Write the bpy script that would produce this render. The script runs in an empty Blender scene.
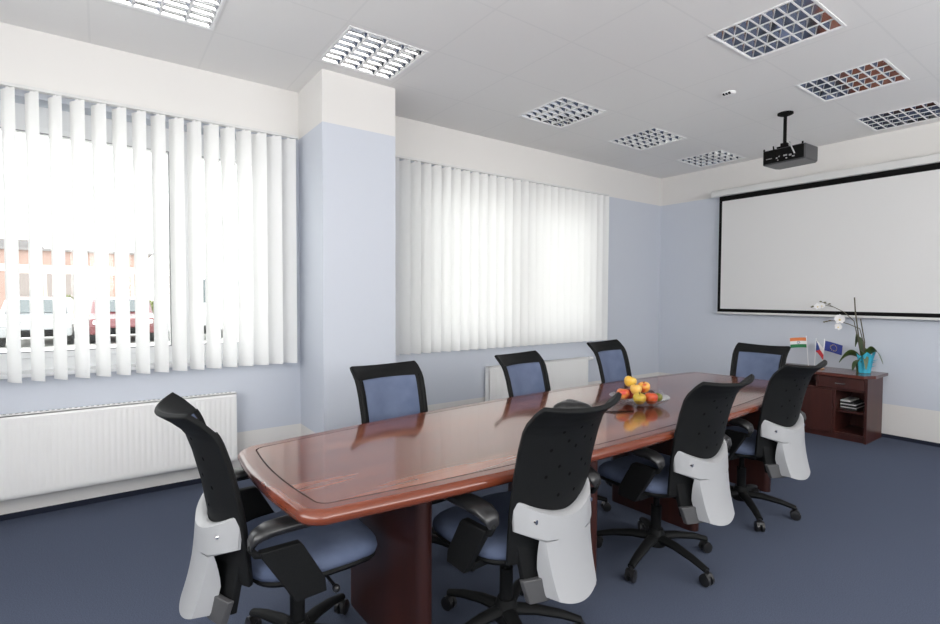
import bpy, bmesh, math, random
from mathutils import Vector, Matrix
random.seed(7)
SC = bpy.context.scene
COL = SC.collection
PI = math.pi
def rad(a): return math.radians(a)

# ------------------------------------------------------------------ camera, sky, lights, exposure
S = 4.15                      # distance camera - window wall
H = 0.331 * S                 # eye height
ZC = 2.983                    # ceiling height
YF = 6.20                     # screen wall
XW = -S                       # window wall
XR = 2.1                      # right wall
YB = -1.75                    # back wall

cam_d = bpy.data.cameras.new('camera'); cam = bpy.data.objects.new('camera', cam_d); COL.objects.link(cam)
_yaw, _pit, _rol = rad(53.669), rad(-1.898), rad(0.25)
_F0 = Vector((-math.sin(_yaw), math.cos(_yaw), 0)); _R = Vector((math.cos(_yaw), math.sin(_yaw), 0)); _U0 = Vector((0, 0, 1))
_F = _F0*math.cos(_pit) + _U0*math.sin(_pit); _U = _U0*math.cos(_pit) - _F0*math.sin(_pit)
_R2 = _R*math.cos(_rol) + _U*math.sin(_rol); _U2 = _U*math.cos(_rol) - _R*math.sin(_rol)
cam.matrix_world = Matrix(((_R2.x, _U2.x, -_F.x, 0), (_R2.y, _U2.y, -_F.y, 0), (_R2.z, _U2.z, -_F.z, H), (0, 0, 0, 1)))
cam_d.sensor_width = 36.0; cam_d.sensor_fit = 'HORIZONTAL'
cam_d.lens = 509.09 * 36.0 / 940.0
cam_d.shift_x = -5.38/940.0; cam_d.shift_y = 0.65/940.0
cam_d.clip_start = 0.05; cam_d.clip_end = 300
SC.camera = cam

world = bpy.data.worlds.new('overcast_sky'); SC.world = world; world.use_nodes = True
bg = world.node_tree.nodes['Background']
bg.inputs[0].default_value = (1.0, 0.995, 0.985, 1); bg.inputs[1].default_value = 4.9

def area(name, loc, rot, sx, sy, power, col=(1, 1, 1), portal=False):
    d = bpy.data.lights.new(name, 'AREA'); d.shape = 'RECTANGLE'; d.size = sx; d.size_y = sy; d.energy = power; d.color = col
    o = bpy.data.objects.new(name, d); COL.objects.link(o); o.location = loc; o.rotation_euler = rot
    if portal: d.cycles.is_portal = True
    return o
# sky portals in the two windows on the left
area('portal_a', (-4.46, -0.15, 1.72), (0, rad(-90), 0), 1.8, 2.9, 1, portal=True)
area('portal_b', (-4.46, 3.5, 1.72), (0, rad(-90), 0), 1.8, 2.9, 1, portal=True)
# added fill lights outside unseen right and back wall openings, tilted up for the ceiling
area('fill_light_right', (XR+0.16, 2.2, 1.95), (0, rad(128), 0), 1.3, 6.0, 76, (1.0, 0.985, 0.96))
area('fill_light_back', (-0.4, YB-0.16, 1.95), (rad(126), 0, 0), 4.0, 1.3, 42, (1.0, 0.985, 0.96))

SC.view_settings.view_transform = 'Standard'; SC.view_settings.look = 'None'
SC.view_settings.gamma = 1.0; SC.view_settings.use_curve_mapping = False
SC.view_settings.exposure = 0.0
SC.cycles.use_denoising = True
SC.cycles.max_bounces = 10; SC.cycles.diffuse_bounces = 6; SC.cycles.glossy_bounces = 5
SC.cycles.transmission_bounces = 8; SC.cycles.transparent_max_bounces = 12
SC.cycles.caustics_reflective = False; SC.cycles.caustics_refractive = False
SC.cycles.sample_clamp_indirect = 6.0

# ------------------------------------------------------------------ materials
def mat(name, col, rough=0.5, metal=0.0, spec=0.5, coat=0.0, trans=0.0):
    m = bpy.data.materials.new(name); m.use_nodes = True
    b = m.node_tree.nodes['Principled BSDF']
    b.inputs['Base Color'].default_value = (*col, 1); b.inputs['Roughness'].default_value = rough
    b.inputs['Metallic'].default_value = metal; b.inputs['Specular IOR Level'].default_value = spec
    b.inputs['Coat Weight'].default_value = coat; b.inputs['Coat Roughness'].default_value = 0.05
    b.inputs['Transmission Weight'].default_value = trans
    return m
def nt(m): return m.node_tree.nodes, m.node_tree.links, m.node_tree.nodes['Principled BSDF']
def ramp(nodes, stops):
    r = nodes.new('ShaderNodeValToRGB'); e = r.color_ramp.elements
    while len(e) < len(stops): e.new(0.5)
    for k, (p, c) in enumerate(stops): e[k].position = p; e[k].color = (*c, 1)
    return r
def noise_col(m, c1, c2, scale, stretch=(1, 1, 1), detail=4, coords='Object', bump=0.0, lo=0.35, hi=0.65):
    n, l, b = nt(m)
    tc = n.new('ShaderNodeTexCoord'); mp = n.new('ShaderNodeMapping'); mp.inputs['Scale'].default_value = stretch
    l.new(tc.outputs[coords], mp.inputs[0])
    t = n.new('ShaderNodeTexNoise'); t.inputs['Scale'].default_value = scale; t.inputs['Detail'].default_value = detail
    l.new(mp.outputs[0], t.inputs['Vector'])
    r = ramp(n, [(lo, c1), (hi, c2)]); l.new(t.outputs['Fac'], r.inputs[0]); l.new(r.outputs[0], b.inputs['Base Color'])
    if bump:
        bp = n.new('ShaderNodeBump'); bp.inputs['Strength'].default_value = bump; bp.inputs['Distance'].default_value = 0.003
        l.new(t.outputs['Fac'], bp.inputs['Height']); l.new(bp.outputs[0], b.inputs['Normal'])
    return m
def wood(name, dark, mid, light, along='Y', rough=0.12, coat=0.0, board=0.0):
    """fine grain along one axis plus broader veneer strips across it"""
    m = mat(name, mid, rough, coat=coat); n, l, b = nt(m)
    tc = n.new('ShaderNodeTexCoord')
    sc = {'Y': (14, 0.9, 14), 'Z': (14, 14, 0.9), 'X': (0.9, 14, 14)}[along]
    sc2 = {'Y': (4.2, 0.22, 1), 'Z': (4, 4, 0.25), 'X': (0.25, 4, 1)}[along]
    mp = n.new('ShaderNodeMapping'); mp.inputs['Scale'].default_value = sc; l.new(tc.outputs['Object'], mp.inputs[0])
    t = n.new('ShaderNodeTexNoise'); t.inputs['Scale'].default_value = 2.2; t.inputs['Detail'].default_value = 2; t.inputs['Distortion'].default_value = 0.0
    l.new(mp.outputs[0], t.inputs['Vector'])
    mp2 = n.new('ShaderNodeMapping'); mp2.inputs['Scale'].default_value = sc2; mp2.inputs['Location'].default_value = (0.37, 0.11, 0.2); l.new(tc.outputs['Object'], mp2.inputs[0])
    t2 = n.new('ShaderNodeTexNoise'); t2.inputs['Scale'].default_value = 1.7; t2.inputs['Detail'].default_value = 1
    l.new(mp2.outputs[0], t2.inputs['Vector'])
    mx = n.new('ShaderNodeMath'); mx.operation = 'MULTIPLY_ADD'; mx.inputs[1].default_value = 0.28
    mm = n.new('ShaderNodeMath'); mm.operation = 'MULTIPLY'; mm.inputs[1].default_value = 0.72
    l.new(t2.outputs['Fac'], mm.inputs[0]); l.new(t.outputs['Fac'], mx.inputs[0]); l.new(mm.outputs[0], mx.inputs[2])
    r = ramp(n, [(0.33, dark), (0.5, mid), (0.67, light)]); l.new(mx.outputs[0], r.inputs[0]); l.new(r.outputs[0], b.inputs['Base Color'])
    return m
def paint_bands(name, white, blue, lo=0.33, hi=2.612):
    """two-tone paint: white dado and frieze, blue between"""
    m = mat(name, blue, 0.62, spec=0.25); n, l, b = nt(m)
    g = n.new('ShaderNodeNewGeometry'); s = n.new('ShaderNodeSeparateXYZ'); l.new(g.outputs['Position'], s.inputs[0])
    a = n.new('ShaderNodeMath'); a.operation = 'GREATER_THAN'; a.inputs[1].default_value = lo; l.new(s.outputs[2], a.inputs[0])
    c = n.new('ShaderNodeMath'); c.operation = 'LESS_THAN'; c.inputs[1].default_value = hi; l.new(s.outputs[2], c.inputs[0])
    k = n.new('ShaderNodeMath'); k.operation = 'MULTIPLY'; l.new(a.outputs[0], k.inputs[0]); l.new(c.outputs[0], k.inputs[1])
    x = n.new('ShaderNodeMix'); x.data_type = 'RGBA'; x.inputs[6].default_value = (*white, 1); x.inputs[7].default_value = (*blue, 1)
    l.new(k.outputs[0], x.inputs[0]); l.new(x.outputs[2], b.inputs['Base Color'])
    t = n.new('ShaderNodeTexNoise'); t.inputs['Scale'].default_value = 180; t.inputs['Detail'].default_value = 2
    bp = n.new('ShaderNodeBump'); bp.inputs['Strength'].default_value = 0.06; bp.inputs['Distance'].default_value = 0.002
    l.new(g.outputs['Position'], t.inputs['Vector']); l.new(t.outputs['Fac'], bp.inputs['Height']); l.new(bp.outputs[0], b.inputs['Normal'])
    return m
M = {}
M['wall'] = paint_bands('wall_paint', (0.725, 0.71, 0.69), (0.572, 0.604, 0.668))
M['carpet'] = noise_col(mat('carpet', (0.06, 0.08, 0.14), 0.95, spec=0.1), (0.066, 0.079, 0.118), (0.094, 0.111, 0.158), 220, bump=0.5)
M['skirting'] = mat('skirting_carpet', (0.022, 0.026, 0.042), 0.9, spec=0.1)
def ceiling_mat():
    m = mat('ceiling_tiles', (0.80, 0.80, 0.80), 0.8, spec=0.15); n, l, b = nt(m)
    g = n.new('ShaderNodeNewGeometry'); s = n.new('ShaderNodeSeparateXYZ'); l.new(g.outputs['Position'], s.inputs[0])
    outs = []
    for k, off in ((0, 3.215 + 0.3075 + 0.615*20), (1, 0.615*20 - 1.5 + 0.3075)):
        ad = n.new('ShaderNodeMath'); ad.inputs[1].default_value = off; l.new(s.outputs[k], ad.inputs[0])
        dv = n.new('ShaderNodeMath'); dv.operation = 'DIVIDE'; dv.inputs[1].default_value = 0.615; l.new(ad.outputs[0], dv.inputs[0])
        fr = n.new('ShaderNodeMath'); fr.operation = 'FRACT'; l.new(dv.outputs[0], fr.inputs[0])
        lt = n.new('ShaderNodeMath'); lt.operation = 'LESS_THAN'; lt.inputs[1].default_value = 0.02; l.new(fr.outputs[0], lt.inputs[0]); outs.append(lt)
    mx = n.new('ShaderNodeMath'); mx.operation = 'MAXIMUM'; l.new(outs[0].outputs[0], mx.inputs[0]); l.new(outs[1].outputs[0], mx.inputs[1])
    x = n.new('ShaderNodeMix'); x.data_type = 'RGBA'; x.inputs[6].default_value = (0.83, 0.82, 0.81, 1); x.inputs[7].default_value = (0.79, 0.783, 0.775, 1)
    l.new(mx.outputs[0], x.inputs[0]); l.new(x.outputs[2], b.inputs['Base Color'])
    t = n.new('ShaderNodeTexNoise'); t.inputs['Scale'].default_value = 120; l.new(g.outputs['Position'], t.inputs['Vector'])
    bp = n.new('ShaderNodeBump'); bp.inputs['Strength'].default_value = 0.12; bp.inputs['Distance'].default_value = 0.003
    l.new(t.outputs['Fac'], bp.inputs['Height']); l.new(bp.outputs[0], b.inputs['Normal'])
    return m
M['ceiling'] = ceiling_mat()
M['pvc'] = mat('white_pvc', (0.84, 0.85, 0.86), 0.35)
M['gasket'] = mat('grey_gasket', (0.30, 0.30, 0.31), 0.6)
def glass_mat():
    m = bpy.data.materials.new('window_glass'); m.use_nodes = True; n = m.node_tree.nodes; l = m.node_tree.links
    n.remove(n['Principled BSDF']); o = n['Material Output']
    tr = n.new('ShaderNodeBsdfTransparent'); tr.inputs[0].default_value = (0.95, 0.97, 0.97, 1)
    gl = n.new('ShaderNodeBsdfGlossy'); gl.inputs['Roughness'].default_value = 0.02
    fr = n.new('ShaderNodeFresnel'); fr.inputs[0].default_value = 1.35
    mx = n.new('ShaderNodeMixShader'); l.new(fr.outputs[0], mx.inputs[0]); l.new(tr.outputs[0], mx.inputs[1]); l.new(gl.outputs[0], mx.inputs[2]); l.new(mx.outputs[0], o.inputs[0])
    return m
M['glass'] = glass_mat()
def vane_mat():
    m = bpy.data.materials.new('blind_fabric'); m.use_nodes = True; n = m.node_tree.nodes; l = m.node_tree.links
    n.remove(n['Principled BSDF']); o = n['Material Output']
    d = n.new('ShaderNodeBsdfDiffuse'); d.inputs[0].default_value = (0.91, 0.91, 0.90, 1)
    t = n.new('ShaderNodeBsdfTranslucent'); t.inputs[0].default_value = (0.90, 0.90, 0.89, 1)
    mx = n.new('ShaderNodeMixShader'); mx.inputs[0].default_value = 0.30
    l.new(d.outputs[0], mx.inputs[1]); l.new(t.outputs[0], mx.inputs[2]); l.new(mx.outputs[0], o.inputs[0])
    return m
M['vane'] = vane_mat()
M['rad'] = mat('radiator_enamel', (0.86, 0.855, 0.84), 0.35)
M['dark_gap'] = mat('dark_gap', (0.5, 0.5, 0.49), 0.8)
M['top'] = wood('table_cherry_veneer', (0.105, 0.030, 0.018), (0.185, 0.060, 0.034), (0.28, 0.105, 0.062), 'Y', 0.12, coat=0.4)
M['top'].node_tree.nodes['Principled BSDF'].inputs['Coat IOR'].default_value = 1.5
M['edge'] = wood('table_cherry_edge', (0.115, 0.026, 0.012), (0.15, 0.035, 0.016), (0.19, 0.048, 0.022), 'Y', 0.22, coat=0.3)
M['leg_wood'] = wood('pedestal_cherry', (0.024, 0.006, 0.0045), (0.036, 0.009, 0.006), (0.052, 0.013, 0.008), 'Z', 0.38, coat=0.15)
M['groove'] = mat('groove_line', (0.012, 0.004, 0.003), 0.6)
M['cab'] = wood('cabinet_mahogany', (0.040, 0.010, 0.008), (0.058, 0.015, 0.011), (0.082, 0.023, 0.016), 'Z', 0.38, coat=0.0)
M['cab_top'] = wood('cabinet_mahogany_top', (0.075, 0.022, 0.017), (0.11, 0.033, 0.025), (0.15, 0.046, 0.034), 'X', 0.22, coat=0.2)
M['black'] = noise_col(mat('black_plastic', (0.012, 0.012, 0.013), 0.6, spec=0.14), (0.005, 0.006, 0.0065), (0.010, 0.010, 0.0105), 400, bump=0.08)
M['black_gloss'] = mat('black_arm_rubber', (0.014, 0.014, 0.015), 0.3)
M['hole'] = mat('black_hole', (0.002, 0.002, 0.002), 0.9, spec=0.05)
M['fabric'] = noise_col(mat('blue_fabric', (0.07, 0.11, 0.24), 0.9, spec=0.15), (0.094, 0.120, 0.195), (0.130, 0.160, 0.245), 6, detail=8, bump=0.25)
M['silver'] = mat('silver_grey_plastic', (0.345, 0.35, 0.36), 0.38, spec=0.5)
M['dkgrey'] = mat('dark_grey_plastic', (0.06, 0.06, 0.063), 0.45)
M['chrome'] = mat('chrome', (0.8, 0.8, 0.8), 0.12, metal=1)
M['steel'] = mat('brushed_steel', (0.5, 0.5, 0.5), 0.3, metal=1)
M['mirror'] = mat('mirror_aluminium', (0.86, 0.86, 0.87), 0.10, metal=1)
M['louvre'] = mat('satin_louvre_aluminium', (0.90, 0.90, 0.905), 0.07, metal=1)
M['white'] = mat('white_enamel', (0.85, 0.85, 0.85), 0.4)
M['tube'] = mat('fluorescent_tube_glass', (0.88, 0.88, 0.86), 0.25)
M['screen'] = mat('screen_fabric', (0.69, 0.685, 0.68), 0.85, spec=0.1)
M['matte_black'] = mat('matte_black', (0.006, 0.006, 0.006), 0.8, spec=0.1)
M['case'] = mat('screen_case', (0.66, 0.66, 0.65), 0.4)
M['proj_side'] = mat('projector_grey', (0.045, 0.045, 0.048), 0.35)
M['paper'] = mat('white_paper', (0.80, 0.80, 0.79), 0.7)
M['grey_card'] = mat('grey_card', (0.35, 0.36, 0.37), 0.6)
M['folder'] = mat('dark_folder', (0.02, 0.02, 0.022), 0.6)
M['leaf'] = noise_col(mat('orchid_leaf', (0.04, 0.09, 0.02), 0.4), (0.030, 0.062, 0.016), (0.075, 0.125, 0.03), 12)
M['stem'] = mat('orchid_stem', (0.09, 0.08, 0.05), 0.6)
M['bud'] = mat('orchid_bud', (0.16, 0.15, 0.09), 0.5)
M['petal'] = mat('orchid_petal', (0.88, 0.87, 0.88), 0.55)
M['lip'] = mat('orchid_lip', (0.75, 0.60, 0.25), 0.5)
M['turq'] = mat('turquoise_wrap', (0.05, 0.42, 0.58), 0.3, trans=0.0)
M['soil'] = mat('bark_soil', (0.05, 0.03, 0.02), 0.9)
M['base_wood'] = mat('light_wood', (0.42, 0.24, 0.12), 0.5)
def clear_mat():
    m = bpy.data.materials.new('clear_bowl_glass'); m.use_nodes = True; n = m.node_tree.nodes; l = m.node_tree.links
    n.remove(n['Principled BSDF']); o = n['Material Output']
    tr = n.new('ShaderNodeBsdfTransparent'); tr.inputs[0].default_value = (0.96, 0.97, 0.97, 1)
    gl = n.new('ShaderNodeBsdfGlossy'); gl.inputs['Roughness'].default_value = 0.03
    fr = n.new('ShaderNodeLayerWeight'); fr.inputs[0].default_value = 0.18
    mx = n.new('ShaderNodeMixShader'); l.new(fr.outputs['Facing'], mx.inputs[0]); l.new(tr.outputs[0], mx.inputs[1]); l.new(gl.outputs[0], mx.inputs[2]); l.new(mx.outputs[0], o.inputs[0])
    return m
M['bowl'] = clear_mat()
def fruit_mat(name, a, b_, sc=3.0, lo=0.4, hi=0.6): return noise_col(mat(name, a, 0.3), a, b_, sc, detail=2, coords='Generated', lo=lo, hi=hi)

# ------------------------------------------------------------------ mesh helpers
class MB:
    def __init__(s): s.v = []; s.f = []; s.m = []
    def add(s, vs, fs, mi=0):
        o = len(s.v); s.v += [tuple(v) for v in vs]; s.f += [tuple(i+o for i in f) for f in fs]; s.m += [mi]*len(fs); return s
    def box(s, c, d, R=None, mi=0):
        vs = []
        for x in (-.5, .5):
            for y in (-.5, .5):
                for z in (-.5, .5):
                    p = Vector((x*d[0], y*d[1], z*d[2]))
                    if R is not None: p = R @ p
                    vs.append(p + Vector(c))
        return s.add(vs, [(0,1,3,2),(4,6,7,5),(0,4,5,1),(2,3,7,6),(0,2,6,4),(1,5,7,3)], mi)
    def bx(s, x0, x1, y0, y1, z0, z1, mi=0): return s.box(((x0+x1)/2, (y0+y1)/2, (z0+z1)/2), (x1-x0, y1-y0, z1-z0), None, mi)
    def prism(s, poly, fn, t0, t1, mi=0):
        """polygon in 2D, fn(a, b, t) -> point, extruded t0..t1"""
        n = len(poly); vs = [fn(a, b, t0) for a, b in poly] + [fn(a, b, t1) for a, b in poly]
        fs = [tuple(range(n-1, -1, -1)), tuple(range(n, 2*n))] + [(i, (i+1) % n, n+(i+1) % n, n+i) for i in range(n)]
        return s.add(vs, fs, mi)
    def tube(s, pts, r, n=10, mi=0, caps=True, flat=1.0):
        pts = [Vector(p) for p in pts]; rs = r if isinstance(r, (list, tuple)) else [r]*len(pts)
        vs = []; up = None
        for i, p in enumerate(pts):
            t = (pts[min(i+1, len(pts)-1)] - pts[max(i-1, 0)]).normalized()
            if up is None:
                up = Vector((0, 0, 1)) if abs(t.z) < 0.9 else Vector((1, 0, 0))
            a = t.cross(up).normalized(); b = a.cross(t).normalized(); up = b
            for k in range(n):
                th = 2*PI*k/n; vs.append(p + a*math.cos(th)*rs[i] + b*math.sin(th)*rs[i]*flat)
        fs = []
        for i in range(len(pts)-1):
            for k in range(n): fs.append((i*n+k, i*n+(k+1) % n, (i+1)*n+(k+1) % n, (i+1)*n+k))
        if caps: fs += [tuple(range(n-1, -1, -1)), tuple((len(pts)-1)*n+k for k in range(n))]
        return s.add(vs, fs, mi)
    def cyl(s, p0, p1, r0, r1=None, n=16, mi=0): return s.tube([p0, p1], [r0, r0 if r1 is None else r1], n, mi)
    def lathe(s, prof, n=24, c=(0, 0, 0), mi=0, sy=1.0):
        vs = []; 
        for (r, z) in prof:
            for k in range(n): vs.append((c[0]+r*math.cos(2*PI*k/n), c[1]+sy*r*math.sin(2*PI*k/n), c[2]+z))
        fs = []
        for i in range(len(prof)-1):
            for k in range(n): fs.append((i*n+k, i*n+(k+1) % n, (i+1)*n+(k+1) % n, (i+1)*n+k))
        if prof[0][0] > 1e-5: fs.append(tuple(range(n-1, -1, -1)))
        if prof[-1][0] > 1e-5: fs.append(tuple((len(prof)-1)*n+k for k in range(n)))
        return s.add(vs, fs, mi)
    def grid(s, fn, nu, nv, mi=0, closed_u=False):
        vs = [fn(i/nu, j/nv) for j in range(nv+1) for i in range(nu+1)]
        fs = [(j*(nu+1)+i, j*(nu+1)+i+1, (j+1)*(nu+1)+i+1, (j+1)*(nu+1)+i) for j in range(nv) for i in range(nu)]
        return s.add(vs, fs, mi)
    def slab(s, fn, nu, nv, off, mi=0):
        """thick sheet: fn(u,v) front, off(u,v) -> back point"""
        W = nu+1; N = W*(nv+1)
        vs = [fn(i/nu, j/nv) for j in range(nv+1) for i in range(nu+1)] + [off(i/nu, j/nv) for j in range(nv+1) for i in range(nu+1)]
        fs = []
        for j in range(nv):
            for i in range(nu):
                a = j*W+i; fs.append((a, a+1, a+W+1, a+W)); fs.append((N+a, N+a+W, N+a+W+1, N+a+1))
        for i in range(nu):
            fs.append((i, N+i, N+i+1, i+1)); b = nv*W+i; fs.append((b, b+1, N+b+1, N+b))
        for j in range(nv):
            a = j*W; fs.append((a, a+W, N+a+W, N+a)); b = j*W+nu; fs.append((b, N+b, N+b+W, b+W))
        return s.add(vs, fs, mi)
    def sphere(s, c, r, n=16, m=10, sc=(1, 1, 1), mi=0):
        prof = [(max(r*math.sin(PI*k/m), 1e-6), -r*math.cos(PI*k/m)) for k in range(m+1)]
        vs = []
        for (q, z) in prof:
            for k in range(n): vs.append((c[0]+sc[0]*q*math.cos(2*PI*k/n), c[1]+sc[1]*q*math.sin(2*PI*k/n), c[2]+sc[2]*z))
        fs = [(i*n+k, i*n+(k+1) % n, (i+1)*n+(k+1) % n, (i+1)*n+k) for i in range(m) for k in range(n)]
        return s.add(vs, fs, mi)
    def build(s, name, mats, parent=None, smooth=True, bevel=0.0, sub=0, seg=2, angle=40):
        me = bpy.data.meshes.new(name); me.from_pydata(s.v, [], s.f)
        for mm in (mats if isinstance(mats, (list, tuple)) else [mats]): me.materials.append(mm)
        for p, mi in zip(me.polygons, s.m): p.material_index = mi
        bm = bmesh.new(); bm.from_mesh(me); bmesh.ops.remove_doubles(bm, verts=bm.verts, dist=1e-6); bmesh.ops.recalc_face_normals(bm, faces=bm.faces)
        if smooth:
            for f in bm.faces: f.smooth = True
            for e in bm.edges:
                if len(e.link_faces) != 2 or e.calc_face_angle(0) > rad(angle): e.smooth = False
        bm.to_mesh(me); bm.free()
        o = bpy.data.objects.new(name, me); COL.objects.link(o)
        if parent: o.parent = parent
        if bevel:
            b = o.modifiers.new('bevel', 'BEVEL'); b.width = bevel; b.segments = seg; b.limit_method = 'ANGLE'; b.angle_limit = rad(35); b.harden_normals = False
        if sub:
            q = o.modifiers.new('sub', 'SUBSURF'); q.levels = sub; q.render_levels = sub
        return o
def props(o, label, cat, group=None, kind=None):
    o['label'] = label
    if cat: o['category'] = cat
    if group: o['group'] = group
    if kind: o['kind'] = kind
    return o
def thing(name, label, cat, loc=(0, 0, 0), rz=0.0, group=None):
    o = bpy.data.objects.new(name, None); COL.objects.link(o); o.empty_display_size = 0.1
    o.location = loc; o.rotation_euler = (0, 0, rz)
    return props(o, label, cat, group)
def struct(name, mb, m, **k):
    o = mb.build(name, m, smooth=k.pop('smooth', False), **k); o['kind'] = 'structure'; return o
def dup(root, loc, rz, label=None, group=None):
    r = root.copy(); COL.objects.link(r); r.location = loc; r.rotation_euler = (0, 0, rz)
    if label: r['label'] = label
    if group: r['group'] = group
    for ch in list(root.children):
        c = ch.copy(); COL.objects.link(c); c.parent = r
        for g in list(ch.children):
            d = g.copy(); COL.objects.link(d); d.parent = c
    return r

# ------------------------------------------------------------------ room shell
struct('floor', MB().bx(XW-0.35, XR+0.1, YB-0.1, YF+0.1, -0.12, 0.0), M['carpet'])

# ceiling with apertures for the recessed luminaires
MOD = 0.615; AP = 0.272
L_X, R_X = -3.215, -1.45
FIX = [(L_X, 0.30), (L_X, 1.50), (L_X, 3.30), (L_X, 4.54), (L_X, 5.77), (R_X, 3.31), (R_X, 4.55), (R_X, 5.79)]
def ceiling_mb():
    mb = MB(); z0, z1 = ZC, ZC+0.25
    def col(xa, xb, ys):
        y = YB-0.1
        for c in ys:
            mb.bx(xa, xb, y, c-AP, z0, z1); y = c+AP
        mb.bx(xa, xb, y, YF+0.1, z0, z1)
    L = sorted(y for x, y in FIX if x == L_X); Rr = sorted(y for x, y in FIX if x == R_X)
    x = XW-0.35
    mb.bx(x, L_X-AP, YB-0.1, YF+0.1, z0, z1); col(L_X-AP, L_X+AP, L)
    mb.bx(L_X+AP, R_X-AP, YB-0.1, YF+0.1, z0, z1); col(R_X-AP, R_X+AP, Rr)
    mb.bx(R_X+AP, XR+0.1, YB-0.1, YF+0.1, z0, z1)
    return mb
struct('ceiling', ceiling_mb(), M['ceiling'])

W1 = (-1.55, 1.14, 0.86, 2.57); W2 = (2.14, 4.86, 0.86, 2.57)
def left_wall():
    mb = MB(); a, b = XW-0.30, XW; zt = ZC
    mb.bx(a, b, YB-0.1, W1[0], 0, zt); mb.bx(a, b, W1[1], W2[0], 0, zt); mb.bx(a, b, W2[1], YF+0.1, 0, zt)
    for w in (W1, W2): mb.bx(a, b, w[0], w[1], 0, w[2]); mb.bx(a, b, w[0], w[1], w[3], zt)
    return mb
struct('wall_left', left_wall(), M['wall'])
struct('wall_far', MB().bx(XW, XR+0.1, YF, YF+0.1, 0, ZC), M['wall'])
def right_wall():  # unseen wall; high opening added to let the right fill light in
    mb = MB(); a, b = XR, XR+0.1
    mb.bx(a, b, YB, -0.9, 0, ZC); mb.bx(a, b, 5.3, YF, 0, ZC); mb.bx(a, b, -0.9, 5.3, 0, 1.25); mb.bx(a, b, -0.9, 5.3, 2.66, ZC); return mb
struct('wall_right', right_wall(), M['wall'])
def back_wall():  # out of view; its opening is added for the back fill light
    mb = MB(); a, b = YB-0.1, YB
    mb.bx(XW, -2.5, a, b, 0, ZC); mb.bx(1.7, XR+0.1, a, b, 0, ZC); mb.bx(-2.5, 1.7, a, b, 0, 1.25); mb.bx(-2.5, 1.7, a, b, 2.66, ZC); return mb
struct('wall_back', back_wall(), M['wall'])
PX = -3.61; PY0, PY1 = 1.292, 1.872
struct('wall_pillar', MB().bx(XW, PX, PY0, PY1, 0, ZC), M['wall'])
# carpet skirting strips
struct('baseboard_left', MB().bx(XW, XW+0.012, YB, PY0, 0, 0.034).bx(XW, XW+0.012, PY1, YF, 0, 0.034), M['skirting'])
struct('baseboard_pillar', MB().bx(PX, PX+0.012, PY0-0.012, PY1+0.012, 0, 0.034).bx(XW+.012, PX, PY0-0.012, PY0, 0, 0.034).bx(XW+.012, PX, PY1, PY1+0.012, 0, 0.034), M['skirting'])
struct('baseboard_far', MB().bx(XW+.012, XR, YF-0.012, YF, 0, 0.034), M['skirting'])

# windows: outer frame, mullions, sashes, panes
def window(name, w, splits):
    y0, y1, z0, z1 = w
    xa, xb = XW-0.24, XW-0.16
    f = MB()
    zs, zh = z0+0.10, z1-0.13
    f.bx(xa, xb, y0, y1, z0, zs).bx(xa, xb, y0, y1, zh, z1).bx(xa, xb, y0, y0+0.07, zs, zh).bx(xa, xb, y1-0.07, y1, zs, zh)
    f.bx(XW-0.16, XW+0.02, y0, y1, z0, z0+0.025)      # inner sill board
    edges = [y0+0.07] + splits + [y1-0.07]
    for s_ in splits: f.bx(xa, xb, s_-0.02, s_+0.02, zs, zh)
    fr = struct(name, f, M['pvc'], bevel=0.004)
    for k in range(len(edges)-1):
        a = edges[k] + (0.02 if k else 0); b = edges[k+1] - (0.02 if k < len(edges)-2 else 0)
        s = MB(); xs0, xs1 = xa+0.012, xb+0.018; t = 0.045
        s.bx(xs0, xs1, a, b, zs, zs+t).bx(xs0, xs1, a, b, zh-t, zh).bx(xs0, xs1, a, a+t, zs+t, zh-t).bx(xs0, xs1, b-t, b, zs+t, zh-t)
        sash = s.build('window_sash', M['pvc'], fr, smooth=False, bevel=0.004)
        g = MB(); q = 0.006
        g.bx(xs1-0.004, xs1+0.002, a+t-q, b-t+q, zs+t-q, zs+t).bx(xs1-0.004, xs1+0.002, a+t-q, b-t+q, zh-t, zh-t+q).bx(xs1-0.004, xs1+0.002, a+t-q, a+t, zs+t, zh-t).bx(xs1-0.004, xs1+0.002, b-t, b-t+q, zs+t, zh-t)
        g.build('gasket', M['gasket'], sash, smooth=False)
        MB().bx(xs0+0.03, xs0+0.036, a+t, b-t, zs+t, zh-t).build('pane', M['glass'], sash, smooth=False)
        MB().bx(xs1, xs1+0.02, b-0.04, b-0.015, 1.62, 1.76).build('window_handle', M['white'], sash, smooth=False, bevel=0.004)
    return fr
window('window_1', W1, [-0.62, 0.47])
window('window_2', W2, [2.42, 3.65])

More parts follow.
